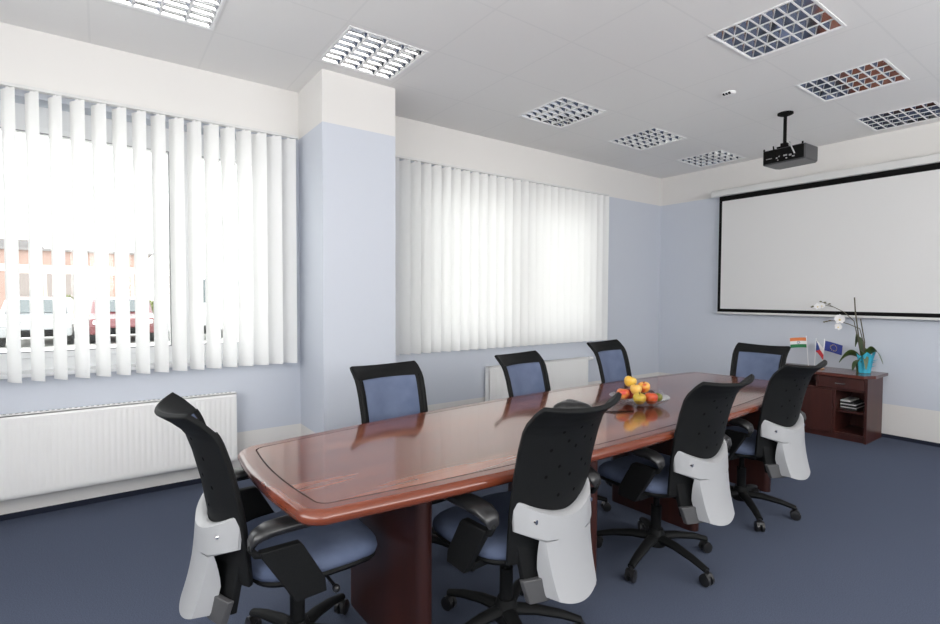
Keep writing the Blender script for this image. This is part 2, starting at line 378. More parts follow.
# ------------------------------------------------------------------ vertical blinds
def blind(name, label, y0, y1, n, ang, ang_end=None):
    t = thing(name, label, 'blind', (XW+0.10, y0, 0))
    L = y1-y0
    MB().bx(-0.022, 0.022, -0.02, L+0.02, 2.583, 2.603).bx(-0.10, -0.022, 0.1, 0.13, 2.588, 2.60).bx(-0.10, -0.022, L-0.13, L-0.1, 2.588, 2.60).build('headrail', M['case'], t, smooth=False, bevel=0.003)
    for k in range(n):
        y = L*(k+0.5)/n
        a = ang if ang_end is None else ang + (ang_end-ang)*k/(n-1)
        a += random.uniform(-2.0, 2.0)
        d = Vector((math.sin(rad(a)), math.cos(rad(a)), 0)); nn = Vector((d.y, -d.x, 0))
        w = 0.127
        def fn(u, v): 
            s_ = (u-0.5)*w; return Vector((0, y, 0)) + d*s_ + nn*(0.006*(1-(2*u-1)**2)) + Vector((0, 0, 0.845+v*1.728))
        mb = MB().grid(fn, 6, 1)
        vane = mb.build('vane', M['vane'], t, smooth=True)
        c = Vector((0, y, 0)); R = Matrix.Rotation(-rad(a), 3, 'Z')
        MB().box(c + Vector((0, 0, 0.852)), (0.004, w*0.98, 0.014), R).build('bottom_weight', M['white'], vane, smooth=False)
        MB().box(c + Vector((0, 0, 2.578)), (0.006, 0.02, 0.012), R).build('hanger', M['white'], vane, smooth=False)
    return t
blind('vertical_blind', 'white vertical blind of half open vanes over the window left of the pillar', -1.65, 1.235, 27, 62, 48)
blind('vertical_blind', 'white vertical blind of overlapping vanes over the window between the pillar and the screen wall', 2.03, 4.94, 27, 66, 58)

# ------------------------------------------------------------------ radiators
def radiator(label, y0, y1):
    t = thing('radiator', label, 'radiator', (XW, y0, 0)); L = y1-y0
    n = int(L/0.0333); z0, z1 = 0.145, 0.655
    prof = []
    # front panel with pressed channels
    mb = MB(); x0 = 0.085
    us = []
    for k in range(n):
        y = 0.02 + (L-0.04)*k/n; p = (L-0.04)/n
        for f, d in ((0.0, 0.0), (0.22, 0.0), (0.36, -0.003), (0.64, -0.003), (0.78, 0.0)): us.append((y+f*p, d))
    us.append((L-0.02, 0.0))
    us = [(0.0, -0.012), (0.0, 0.0)] + us + [(L, 0.0), (L, -0.012)]
    zs = [(z0, 0, -0.008), (z0+0.006, 0, 0), (z0+0.035, 0, 0), (z0+0.05, 1, 0), (z1-0.05, 1, 0), (z1-0.035, 0, 0), (z1-0.006, 0, 0), (z1, 0, -0.008)]
    vs = [(x0+0.015+d*kz+off, y, z) for (z, kz, off) in zs for (y, d) in us]
    W = len(us)
    mb.add(vs, [(j*W+i, j*W+i+1, (j+1)*W+i+1, (j+1)*W+i) for j in range(len(zs)-1) for i in range(W-1)])
    mb.bx(0.055, x0+0.004, 0.004, L-0.004, z0+0.01, z1-0.01)
    mb.build('panel', M['rad'], t, angle=60)
    # top grille and side covers
    g = MB().bx(0.045, 0.10, 0.0, L, z1-0.012, z1-0.002)
    k = 0
    while 0.02+k*0.028 < L-0.03:
        g.bx(0.052, 0.086, 0.02+k*0.028, 0.034+k*0.028, z1-0.0025, z1-0.0008, 1); k += 1
    g.build('top_grille', [M['rad'], M['dark_gap']], t, smooth=False)
    for a in (0, L-0.004): MB().bx(0.03, 0.098, a, a+0.004, z0+0.01, z1-0.004).build('side_cover', M['rad'], t, smooth=False)
    MB().bx(0.03, 0.054, 0.01, L-0.01, z0+0.02, z1-0.02).build('rear_panel', M['rad'], t, smooth=False)
    for a in (0.25, L-0.25): MB().bx(0.0008, 0.035, a-0.015, a+0.015, z0+0.06, z1-0.06).build('bracket', M['white'], t, smooth=False)
    return t
r1 = radiator('white ribbed panel radiator on the wall under the blind left of the pillar', -0.95, 0.795)
r2 = radiator('white panel radiator behind the chairs under the blind beside the screen wall', 3.16, 4.64)
v = MB().cyl((0.06, 1.48, 0.63), (0.06, 1.535, 0.63), 0.012).cyl((0.06, 1.535, 0.63), (0.06, 1.60, 0.63), 0.024, 0.020).cyl((0.06, 1.52, 0.63), (0.06, 1.52, 0.15), 0.008).cyl((0.06, 1.52, 0.15), (0.001, 1.52, 0.15), 0.008)
v.build('thermostat_valve', M['white'], r2)

# ------------------------------------------------------------------ ceiling lights
def ceiling_light(loc, label):
    t = thing('ceiling_light', label, 'ceiling light', (loc[0], loc[1], ZC), 0, 'recessed louvre lights in the ceiling')
    a, h = AP-0.002, 0.085
    # white frame lip resting just under the tiles
    f = MB(); o = 0.276; z0, z1 = -0.005, -0.0005; i = 0.262
    f.bx(-o, o, -o, -i, z0, z1).bx(-o, o, i, o, z0, z1).bx(-o, -i, -i, i, z0, z1).bx(i, o, -i, i, z0, z1)
    f.build('frame', M['white'], t, smooth=False)
    hb = MB().bx(-a, a, -a, a, h+0.002, h+0.012).bx(-a, -a+0.008, -a, a, 0, h).bx(a-0.008, a, -a, a, 0, h).bx(-a+.008, a-.008, -a, -a+0.008, 0, h).bx(-a+.008, a-.008, a-0.008, a, 0, h)
    hb.build('housing', M['white'], t, smooth=False)
    n = 4; b = 0.262; p = 2*b/n
    rf = MB()
    for k in range(n):
        y0 = -b+p*k
        def fn(u, v):
            q = 2*u-1; return (-b+2*b*v, y0+p*u, 0.078 - 0.016*abs(q)**2)
        rf.grid(fn, 8, 1)
    rf.build('reflector', M['mirror'], t)
    for k in range(n):
        y = -b+p*(k+0.5); MB().cyl((-b+.01, y, 0.066), (b-.01, y, 0.066), 0.008, n=12).build('fluorescent_tube', M['tube'], t)
    lv = MB(); ed = MB()
    wl = [(0.003, 0.0), (0.040, 0.052)]      # flat-sided V: narrow below, wide above
    for k in range(n+1):
        y = -b+p*k
        poly = ([(-w_, z_) for w_, z_ in reversed(wl)] if k > 0 else [(0, 0.052), (0, 0)]) + (wl if k < n else [(0, 0), (0, 0.052)])
        lv.prism(poly, lambda A, B, T, y=y: (T, y+A, B), -b, b)
        ed.bx(-b, b, max(-b, y-0.006), min(b, y+0.006), -0.0015, 0.002)
    m = 7
    wc = [(0.002, 0.002), (0.014, 0.036)]
    for k in range(m+1):     # cross lamellae
        x = -b + 2*b*k/m
        poly = ([(-w_, z_) for w_, z_ in reversed(wc)] if k > 0 else [(0, 0.036), (0, 0.002)]) + (wc if k < m else [(0, 0.002), (0, 0.036)])
        for j in range(n):
            y0, y1 = -b+p*j+0.004, -b+p*(j+1)-0.004
            lv.prism(poly, lambda A, B, T, x=x: (x+A, T, B), y0, y1)
            ed.bx(max(-b, x-0.005), min(b, x+0.005), y0, y1, -0.001, 0.0025)
    lo = lv.build('louvre', M['louvre'], t, angle=20)
    ed.build('louvre_edges', M['white'], lo, smooth=False)
    return t
LL = ['recessed louvre ceiling light over the radiator, left of the pillar, cut off above',
      'recessed louvre ceiling light with silver bands beside the top of the pillar',
      'recessed louvre ceiling light by the windows, first of the row of three beyond the pillar',
      'recessed louvre ceiling light by the windows, middle of the row of three beyond the pillar',
      'recessed louvre ceiling light nearest the far corner, last of the row by the windows',
      'largest ceiling light over the room, louvre dark, cut off above, right of the sensor',
      'dark reddish louvre ceiling light just beyond and right of the projector pole',
      'dark louvre ceiling light closest to the projection screen']
lp = ceiling_light(FIX[0], LL[0])
for k in range(1, 8): dup(lp, (FIX[k][0], FIX[k][1], ZC), 0, LL[k])

# smoke detector / sensor
t = thing('ceiling_sensor', 'small white ceiling sensor with black slots between the lights and the projector', 'sensor', (-2.10, 4.02, ZC))
MB().lathe([(0.05, 0), (0.05, -0.006), (0.04, -0.016), (0.0, -0.017)], 28).build('housing', M['white'], t)
mb = MB()
for k in (-1, 0, 1): mb.box((k*0.022+0.0, -0.034, -0.014), (0.012, 0.022, 0.012))
mb.build('slots', M['matte_black'], t, smooth=False)

# ------------------------------------------------------------------ projector
t = thing('projector_mount', 'black round ceiling plate and pole that the projector hangs from', 'mount', (-2.03, 4.85, ZC))
MB().lathe([(0.062, 0), (0.062, -0.012), (0.045, -0.02), (0.018, -0.024), (0.018, -0.03), (0.0, -0.03)], 24).build('ceiling_plate', M['matte_black'], t)
MB().cyl((0, 0, -0.02), (0, 0, -0.265), 0.014).build('pole', M['matte_black'], t)
mb = MB().box((0, 0, -0.285), (0.05, 0.05, 0.046))
for a in (45, 135, 225, 315): mb.tube([(0, 0, -0.285), (0.05*math.cos(rad(a)), 0.04*math.sin(rad(a)), -0.296), (0.07*math.cos(rad(a)), 0.05*math.sin(rad(a)), -0.299)], 0.008, 6)
mb.build('bracket', M['matte_black'], t)
t = thing('projector', 'black video projector hanging from the ceiling pole, its connector side toward the table', 'projector', (-1.995, 4.89, ZC-0.446), rad(-3))
MB().prism([(-0.175, -0.13), (0.175, -0.13), (0.175, 0.09), (0.15, 0.13), (-0.15, 0.13), (-0.175, 0.09)], lambda a, b, z: (a, b, z), 0.0, 0.13).build('body', M['proj_side'], t, smooth=False, bevel=0.012, seg=3)
MB().bx(-0.165, 0.165, -0.137, -0.128, 0.010, 0.120).build('connector_panel', M['matte_black'], t, smooth=False, bevel=0.003)
mb = MB()
for (x, z, w, h) in ((-0.115, .05, .05, .006), (-0.05, .045, .012, .012), (-0.03, .055, .01, .01), (0.02, .055, .03, .012), (0.06, .05, .02, .014), (0.03, .03, .012, .01), (0.085, .035, .02, .01), (-.04, .025, .008, .008)): mb.bx(x-w/2, x+w/2, -0.140, -0.136, z-h/2, z+h/2)
mb.build('connectors', M['steel'], t, smooth=False)
MB().cyl((0.07, 0.12, 0.065), (0.07, 0.15, 0.065), 0.04).build('lens', M['black_gloss'], t)
for x in (-.165, .15): MB().cyl((x, -0.125, 0.125), (x, -0.125, 0.145), 0.007).build('adjusting_knob', M['matte_black'], t)
MB().tube([(0.04, -0.115, 0.134), (0.045, -0.125, 0.165), (0.06, -0.15, 0.15), (0.085, -0.165, 0.10), (0.095, -0.14, 0.055)], 0.006, 8).build('cable', M['grey_card'], t)
MB().tube([(-0.10, -0.09, 0.133), (-0.09, -0.12, 0.155), (-0.07, -0.15, 0.12), (-0.065, -0.14, 0.06)], 0.006, 8).build('cable', M['matte_black'], t)

# ------------------------------------------------------------------ projection screen
t = thing('projection_screen', 'wide white roll-down projection screen with black border hung on the far wall', 'screen', (-3.29, YF, 0))
Wd = 2.62
MB().bx(-0.09, Wd+0.09, -0.115, -0.02, 2.595, 2.675).build('case', M['case'], t, smooth=False, bevel=0.012)
for x in (0.2, Wd-0.2): MB().bx(x-0.02, x+0.02, -0.02, -0.0008, 2.60, 2.67).build('bracket', M['case'], t, smooth=False)
zb, zt = 1.18, 2.595
y0, y1 = -0.075, -0.072
MB().bx(0.035, Wd-0.035, y0, y1, zb+0.05, zt-0.06).build('screen_surface', M['screen'], t, smooth=False)
mb = MB().bx(0, Wd, y0, y1, zt-0.06, zt).bx(0, 0.035, y0, y1, zb+0.012, zt-0.06).bx(Wd-0.035, Wd, y0, y1, zb+0.012, zt-0.06).bx(0.035, Wd-0.035, y0, y1, zb+0.012, zb+0.05)
mb.build('black_border', M['matte_black'], t, smooth=False)
MB().bx(-0.005, Wd+0.005, y0-0.008, y1+0.008, zb-0.012, zb+0.012).build('bottom_bar', M['case'], t, smooth=False, bevel=0.003)

# ------------------------------------------------------------------ conference table
TZ = 0.75
TAB_C = Vector((-1.878, 2.225, 0)); TAB_R = rad(1.7)
table = thing('conference_table', 'long boat shaped cherry wood conference table in the middle of the room', 'table', TAB_C, TAB_R)
def outline(inset=0.0, seg=10):
    hl = 1.79 - inset
    def hw(y): return 0.405 + 0.130*(1-(y/1.79)**2) - inset
    r = 0.085 - inset*0.6
    pts = []
    ny = 24
    # right side going +Y, rounded corners by quarter arcs, gently bowed ends
    for k in range(ny+1):
        y = -hl+r + (2*hl-2*r)*k/ny; pts.append((hw(y), y))
    w = hw(hl-r)
    for k in range(1, seg): a = PI/2*k/seg; pts.append((w-r+r*math.cos(a), hl-r+r*math.sin(a)))
    for k in range(9):
        q = k/8; x = (w-r)*(1-2*q); pts.append((x, hl+0.02*(1-(2*q-1)**2)))
    for k in range(1, seg): a = PI/2+PI/2*k/seg; pts.append((-w+r+r*math.cos(a), hl-r+r*math.sin(a)))
    for k in range(ny+1):
        y = hl-r - (2*hl-2*r)*k/ny; pts.append((-hw(y), y))
    for k in range(1, seg): a = PI+PI/2*k/seg; pts.append((-w+r+r*math.cos(a), -hl+r+r*math.sin(a)))
    for k in range(9):
        q = k/8; x = -(w-r)*(1-2*q); pts.append((x, -hl-0.02*(1-(2*q-1)**2)))
    for k in range(1, seg): a = 1.5*PI+PI/2*k/seg; pts.append((w-r+r*math.cos(a), -hl+r+r*math.sin(a)))
    return pts
def ring(mb, prof, mi=0):
    """stack of outlines: prof = [(inset, z), ...]"""
    rows = [[(x, y, z) for x, y in outline(i)] for i, z in prof]; n = len(rows[0])
    vs = [p for r_ in rows for p in r_]
    mb.add(vs, [(j*n+k, j*n+(k+1) % n, (j+1)*n+(k+1) % n, (j+1)*n+k) for j in range(len(rows)-1) for k in range(n)], mi)
    return mb
TH = 0.046; GI = 0.062
mb = MB(); o_ = outline(GI+0.006); mb.add([(x, y, TZ) for x, y in o_], [tuple(range(len(o_)))])
mb.add([(x, y, TZ-TH+0.004) for x, y in o_], [tuple(range(len(o_)))[::-1]])
mb.build('tabletop', M['top'], table, smooth=False)
ring(MB(), [(GI+0.006, TZ), (GI+0.003, TZ-0.004), (GI, TZ)]).build('groove', M['groove'], table, smooth=False)
prof = [(GI, TZ), (0.030, TZ)]
for k in range(0, 9):
    a = PI*k/8 ; prof.append((0.024-0.024*math.sin(a), TZ-TH/2+TH/2*math.cos(a)))
prof += [(0.10, TZ-TH)]
ring(MB(), prof).build('edge_band', M['edge'], table, smooth=True, angle=50)
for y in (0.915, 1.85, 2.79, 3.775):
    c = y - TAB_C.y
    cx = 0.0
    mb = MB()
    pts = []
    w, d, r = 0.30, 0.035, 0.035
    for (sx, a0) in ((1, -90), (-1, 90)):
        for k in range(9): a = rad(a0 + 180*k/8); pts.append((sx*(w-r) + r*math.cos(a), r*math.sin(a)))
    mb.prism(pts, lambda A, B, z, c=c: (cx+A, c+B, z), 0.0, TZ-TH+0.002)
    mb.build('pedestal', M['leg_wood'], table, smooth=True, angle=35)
MB().bx(-0.02, 0.02, -1.32, 1.48, TZ-0.20, TZ-TH+0.001).build('apron', M['leg_wood'], table, smooth=False)

# ------------------------------------------------------------------ office chair (front = local +Y)
def back_pt(u, v):
    """backrest mid surface: u across -1..1, v 0..1 upward; edges wrap forward, top flares backward"""
    zz = [0.44, 0.52, 0.62, 0.74, 0.84, 0.905, 0.935, 0.97, 1.0]
    yy = [-0.205, -0.212, -0.222, -0.243, -0.268, -0.290, -0.308, -0.342, -0.378]
    s = v*(len(zz)-1); i = min(int(s), len(zz)-2); f = s-i
    z = zz[i]+(zz[i+1]-zz[i])*f; y = yy[i]+(yy[i+1]-yy[i])*f
    w = 0.216 - 0.012*(1-min(1, v*1.6))
    bow = 0.062
    dip = 0.016*max(0, (v-0.62)/0.38)*(1-u*u)
    x = w*u
    if v > 0.9: x *= 1 - 0.03*((v-0.9)/0.1)**2
    return Vector((x, y - bow*(1-u*u), z - dip))
def make_chair(label):
    t = thing('office_chair', label, 'chair', (0, 0, 0), 0, 'office chairs around the conference table')
    # --- base
    b = MB()
    for k in range(5):
        a = rad(90+72*k+20); d = Vector((math.cos(a), math.sin(a), 0)); p = Vector((-d.y, d.x, 0))
        pts = [d*0.03+Vector((0, 0, 0.115)), d*0.12+Vector((0, 0, 0.112)), d*0.22+Vector((0, 0, 0.095)), d*0.30+Vector((0, 0, 0.072))]
        b.tube(pts, [0.030, 0.026, 0.022, 0.018], 10, flat=0.75)
    b.lathe([(0.05, 0.075), (0.052, 0.10), (0.045, 0.135), (0.036, 0.16)], 20)
    b.build('base', M['black'], t)
    for k in range(5):
        a = rad(90+72*k+20); d = Vector((math.cos(a), math.sin(a), 0)); p = Vector((-d.y, d.x, 0)); c = d*0.30
        q = MB()
        for s_ in (-1, 1):
            o = c + p*(s_*0.014)
            q.tube([o - p*0.009 + Vector((0, 0, 0.028)), o - p*0.007 + Vector((0, 0, 0.028)), o + p*0.007 + Vector((0, 0, 0.028)), o + p*0.009 + Vector((0, 0, 0.028))], [0.023, 0.028, 0.028, 0.023], 16)
        q.tube([c+Vector((0, 0, 0.03)), c+Vector((0, 0, 0.075))], 0.010, 8)
        q.tube([c - p*0.022 + Vector((0, 0, 0.042)), c + p*0.022 + Vector((0, 0, 0.042))], 0.019, 12)
        q.build('caster', M['black_gloss'], t)
    MB().cyl((0, 0, 0.15), (0, 0, 0.28), 0.027).cyl((0, 0, 0.27), (0, 0, 0.40), 0.016).build('gas_lift', M['black'], t)
    mc = MB().bx(-0.07, 0.07, -0.12, 0.10, 0.365, 0.41).bx(-0.035, 0.035, -0.27, -0.10, 0.36, 0.395)
    m_ = mc.build('mechanism', M['black'], t, smooth=False, bevel=0.01)
    MB().tube([(0.07, 0.03, 0.385), (0.17, 0.05, 0.38), (0.24, 0.055, 0.37)], 0.006, 8).sphere((0.25, 0.055, 0.369), 0.014, 10, 6).build('lever', M['black_gloss'], m_)
    # --- seat: rounded cushion + pan
    def seat_outline(ins):
        pts = []
        for k in range(48):
            a = 2*PI*k/48; c_, s_ = math.cos(a), math.sin(a); e = 0.55
            x = (0.245-ins)*math.copysign(abs(c_)**e, c_); y = (0.235-ins)*math.copysign(abs(s_)**e, s_)
            pts.append((x*(1-0.06*(y < 0)*abs(y)/0.235), y+0.03))
        return pts
    def stack(prof, zf=None):
        mb = MB(); rows = []
        for ins, z in prof:
            rows.append([(x, y, z - (0.02*max(0, (y-0.16)/0.1)) + 0.0) for x, y in seat_outline(ins)])
        n = 48; vs = [p for r_ in rows for p in r_]
        fs = [(j*n+k, j*n+(k+1) % n, (j+1)*n+(k+1) % n, (j+1)*n+k) for j in range(len(rows)-1) for k in range(n)]
        fs += [tuple(range(n-1, -1, -1)), tuple((len(rows)-1)*n+k for k in range(n))]
        return mb.add(vs, fs)
    stack([(0.03, 0.425), (0.006, 0.432), (0.0, 0.45), (0.004, 0.468), (0.02, 0.482), (0.06, 0.490), (0.12, 0.488), (0.18, 0.484)]).build('seat', M['fabric'], t, angle=70)
    stack([(0.05, 0.40), (0.015, 0.408), (0.006, 0.420), (0.012, 0.432)]).build('seat_pan', M['black'], t, angle=50)
    # --- backrest shell
    def off(u, v, d):
        p = back_pt(u, v); e = 1e-3
        du = back_pt(min(1.2, u+e), v) - back_pt(u-e, v); dv = back_pt(u, min(1, v+e)) - back_pt(u, max(0, v-e))
        nrm = dv.cross(du).normalized()   # +Y (front)
        if nrm.y < 0: nrm = -nrm
        return p + nrm*d
    sh = MB(); nu, nv = 20, 32
    sh.slab(lambda u, v: off(2*u-1, v, 0.009), nu, nv, lambda u, v: off(2*u-1, v, -0.009))
    holes = [(-.35, .62), (0, .66), (.35, .62), (-.2, .55), (.2, .55), (-.5, .50), (.5, .50), (0, .50), (-.28, .42), (.28, .42), (0, .37), (-.5, .38), (.5, .38), (-.2, .30), (.2, .30)]
    for (u, v) in holes:
        c = off(u, v, -0.0094); e = 1e-2
        du = (back_pt(u+e, v)-back_pt(u-e, v)).normalized(); dv = (back_pt(u, v+e)-back_pt(u, v-e)).normalized()
        ring_ = [c + du*0.0065*math.cos(2*PI*k/10) + dv*0.0065*math.sin(2*PI*k/10) for k in range(10)]
        sh.add(ring_, [tuple(range(10))], 1)
    sh.build('backrest', [M['black'], M['hole']], t, bevel=0.004, seg=2, angle=60)
    # side rails thicken the front frame around the cushion
    for s_ in (-1, 1):
        pts = [off(s_*0.93, 0.02+0.70*k/12, 0.006) for k in range(13)]
        MB().tube(pts, 0.013, 10).build('side_frame', M['black'], t)
    pd = MB().slab(lambda u, v: off((2*u-1)*0.80, 0.05+0.645*v, 0.024 - 0.012*max(abs(2*u-1), abs(2*v-1))**6), 18, 18, lambda u, v: off((2*u-1)*0.80, 0.05+0.645*v, 0.004))
    pd.build('back_cushion', M['fabric'], t, angle=60)
    # --- silver rear cover: wide band under the shell, raised tail below it leaning backward
    def surf(x, z):
        a_ = min(1, abs(x)/0.203); q = max(0, (0.53-z)/0.21)
        return -0.295 - 0.08*(0.62-z) + 1.34*x*x - 0.034*(1-a_**6) - 0.030*q*q
    rows = []
    nU = 28
    for k in range(9):           # tail, bottom to top
        q = 1-k/8; hw = 0.122-0.020*q
        rows.append([(hw*(2*i/nU-1), 0.53-0.21*q+0.022*(2*i/nU-1)**2*max(0, q-0.75)*4) for i in range(nU+1)])
    def zlow(x): return 0.535 + 0.030*max(0, (abs(x)-0.115)/0.088)
    def ztop(x): return 0.598 + 0.066*(abs(x)/0.203)**1.8
    for k in range(6):           # band
        rows.append([(x, zlow(x)+(ztop(x)-zlow(x))*k/5) for x in [0.203*(2*i/nU-1) for i in range(nU+1)]])
    W = nU+1; nR = len(rows); N = W*nR
    vs = [Vector((x, surf(x, z), z)) for r_ in rows for x, z in r_]
    cv = MB(); fs = []
    for j in range(nR-1):
        for i in range(nU):
            q = j*W+i; fs.append((q, q+1, q+W+1, q+W)); fs.append((N+q, N+q+W, N+q+W+1, N+q+1))
    for i in range(nU):
        fs.append((i, N+i, N+i+1, i+1)); q = (nR-1)*W+i; fs.append((q, q+1, N+q+1, N+q))
    for j in range(nR-1):
        q = j*W; fs.append((q, q+W, N+q+W, N+q)); q = q+nU; fs.append((q, N+q, N+q+W, q+W))
    cv.add(vs + [p+Vector((0, 0.009, 0)) for p in vs], fs)
    def rim(u, v):
        x = 0.203*(2*u-1); p = Vector((x, surf(x, ztop(x)), ztop(x)))
        return p + Vector((0, (0.036*(1-abs(2*u-1)**6))*v, 0.010*math.sin(PI*0.6*v)))
    cv.grid(rim, 28, 4)
    for s_ in (-1, 1):       # faceted walls beside the tail
        def wall(u, v, s_=s_):
            x, z = rows[int(round(8*(1-v)))][nU if s_ > 0 else 0]; p = Vector((x, surf(x, z), z)); d = 0.065*min(1, 0.20+1.5*v)*(1-0.25*v)
            return p + Vector((s_*0.020*u*(1-0.3*v), d*u, 0.010*u*(1-v)))
        cv.grid(wall, 4, 8)
    band = lambda u, q: Vector((0.203*u, surf(0.203*u, 0.60), 0.60))
    cov_o = cv.build('rear_cover', M['silver'], t, angle=32)
    cov_o['label'] = 'silver grey plastic cover on the back'
    for s_ in (-1, 1):
        p = band(s_*0.74, 0.42)
        MB().cyl(p+Vector((0, -0.003, 0)), p+Vector((0, 0.010, 0)), 0.008, n=14).build('screw', M['chrome'], cov_o)
    # dark lower bracket between seat and cover
    def brk(u, v):
        x = 0.190*(2*u-1)*(0.84+0.16*v); z = 0.345+0.235*v; return Vector((x, -0.272 - 0.09*(0.58-z) + 1.34*x*x, z))
    MB().slab(brk, 14, 5, lambda u, v: brk(u, v)+Vector((0, 0.02, 0))).build('back_support', M['black'], t, bevel=0.003, angle=50)
    def brk2(u, v):
        x = 0.188*(2*u-1)*(0.92+0.08*v); z = 0.328+0.075*v; return Vector((x, -0.318 + 1.34*x*x - 0.012*(1-v), z))
    MB().slab(brk2, 14, 3, lambda u, v: brk2(u, v)+Vector((0, 0.02, 0))).build('lower_panel', M['dkgrey'], t, bevel=0.003, angle=50)
    # --- armrests
    for s_ in (-1, 1):
        x = s_*0.285
        sp = MB()
        AY, AZ = -0.150, -0.004
        loop = [(0.13, 0.632), (0.06, 0.632), (-0.01, 0.630), (-0.055, 0.622), (-0.075, 0.600), (-0.06, 0.577), (-0.02, 0.568), (0.05, 0.572)]
        sp.tube([(x, a+AY, b+AZ) for a, b in loop], [0.012]*8, 8)
        sp.prism([(-0.05, 0.585), (0.070, 0.585), (0.082, 0.572), (0.150, 0.450), (0.155, 0.405), (0.055, 0.400), (0.035, 0.435), (-0.045, 0.565)], lambda A, B, T: (T, A+AY, B+AZ), x-0.016, x+0.016)
        sp.prism([(-0.10, 0.395), (0.0, 0.395), (0.0, 0.42), (-0.10, 0.42)], lambda A, B, T: (T, A, B), x-s_*0.016, x-s_*0.17)
        arm = sp.build('armrest', M['black'], t, bevel=0.004, angle=50)
        pad = []
        for (y, z, w, h) in ((-0.078, 0.612, 0.026, 0.014), (-0.068, 0.630, 0.034, 0.017), (-0.03, 0.645, 0.040, 0.018), (0.05, 0.650, 0.043, 0.018), (0.13, 0.649, 0.043, 0.017), (0.185, 0.642, 0.038, 0.015), (0.205, 0.632, 0.026, 0.010)): pad.append((y, z, w, h))
        pm = MB(); n = 14; vs2 = []
        for (y, z, w, h) in pad:
            for k in range(n):
                a = 2*PI*k/n; c_, s2 = math.cos(a), math.sin(a)
                vs2.append((x + w*math.copysign(abs(c_)**0.7, c_), y+AY, z+AZ + h*math.copysign(abs(s2)**0.8, s2)))
        fs2 = [(j*n+k, j*n+(k+1) % n, (j+1)*n+(k+1) % n, (j+1)*n+k) for j in range(len(pad)-1) for k in range(n)] + [tuple(range(n-1, -1, -1)), tuple((len(pad)-1)*n+k for k in range(n))]
        pm.add(vs2, fs2).build('arm_pad', M['black_gloss'], arm, angle=60)
    return t
# (top-of-back centre x, y, facing direction, height offset, label)
CH = [(-1.90, 0.205, (0.0, 1.0), 1.02, 'blue and black office chair at the near end of the table, back toward the radiator'),
      (-1.175, 1.325, (-1.0, -0.08), 1.02, 'largest silver-backed office chair at the long side of the table, closest to the camera'),
      (-1.19, 2.32, (-1.0, 0.03), 1.0, 'silver-backed office chair in the middle of the near side, beside the fruit bowl'),
      (-1.225, 3.265, (-1.0, 0.10), 1.0, 'silver-backed office chair at the far end of the near side, before the cabinet'),
      (-2.03, 4.53, (0.0, -1.0), 0.97, 'blue and black office chair at the far head of the table, under the screen'),
      (-2.66, 1.31, (1.0, 0.07), 0.98, 'blue-cushioned office chair across the table right in front of the pillar'),
      (-2.62, 2.28, (1.0, 0.15), 0.985, 'blue-cushioned office chair across the table, middle of the window side'),
      (-2.64, 3.20, (1.0, 0.13), 1.02, 'blue-cushioned office chair across the table behind the fruit bowl, under the blind')]
ROT = [16, -8, 12, -23, 16, 5, 30, 9]; DONE = []
ch0 = None
for (x, y, f, dz, lab) in CH:
    d = Vector((f[0], f[1], 0)).normalized(); rz = math.atan2(-d.x, d.y)
    hub = Vector((x, y, 0)) + d*0.37
    if ch0 is None: ch0 = make_chair(lab); ch0.location = hub; ch0.rotation_euler = (0, 0, rz); c_ = ch0
    else: c_ = dup(ch0, hub, rz, lab)
    c_.scale = (1, 1, dz)
    for q_ in c_.children:      # every swivel base stands its own way
        if q_.name.split('.')[0] in ('base', 'caster'): q_.rotation_euler.z = rad(ROT[len(DONE)])
    DONE.append(c_)

# ------------------------------------------------------------------ cabinet
CX0, CX1, CY0, CY1, CZ = -2.62, -1.63, 5.73, 6.16, 0.64
cab = thing('cabinet', 'low dark mahogany cabinet with an open shelf under the projection screen', 'cabinet', (CX0, CY0, 0)); L = CX1-CX0; D = CY1-CY0
T = 0.022
bd = MB().bx(0, T, 0, D, 0, CZ-0.03).bx(L-T, L, 0, D, 0, CZ-0.03).bx(T, L-T, 0.01, D, 0.05, 0.05+T).bx(T, L-T, 0.02, 0.04, 0, 0.05).bx(T, L-T, D-0.012, D, 0.05+T, CZ-0.03)
xd = -2.047-CX0+0.02; xs = -1.885-CX0
bd.bx(xs-T, xs, 0.004, D-0.012, 0.072, CZ-0.16).bx(T, L-T, 0.004, D-0.012, CZ-0.165, CZ-0.150)
bd.bx(xd-0.03, xd-0.012, 0.004, D-0.012, CZ-0.150, CZ-0.03)
bd.build('body', M['cab'], cab, smooth=False, bevel=0.002)
MB().prism([(-0.02, -0.025), (L-0.02, -0.025), (L+0.035, 0.10), (L+0.035, D+0.02), (-0.02, D+0.02)], lambda a, b, z: (a, b, z), CZ-0.03, CZ).build('top', M['cab_top'], cab, smooth=False, bevel=0.004)
dr = MB().bx(xd-0.008, L-T-0.003, -0.002, 0.018, CZ-0.147, CZ-0.034).build('drawer', M['cab'], cab, smooth=False, bevel=0.003)
xm = (xd+L)/2-0.02
MB().tube([(xm-0.04, -0.002, CZ-0.095), (xm-0.035, -0.022, CZ-0.095), (xm+0.035, -0.022, CZ-0.095), (xm+0.04, -0.002, CZ-0.095)], 0.004, 8).build('handle', M['steel'], dr)
for (a, b) in ((T+0.002, (xs-T)/2-0.001), ((xs-T)/2+0.001, xs-T-0.002)): MB().bx(a, b, -0.002, 0.018, 0.055, CZ-0.168).build('door', M['cab'], cab, smooth=False, bevel=0.003)
MB().bx(xs, L-T, 0.03, D-0.012, 0.265, 0.265+0.018).build('shelf', M['cab'], cab, smooth=False)
zz = 0.2845
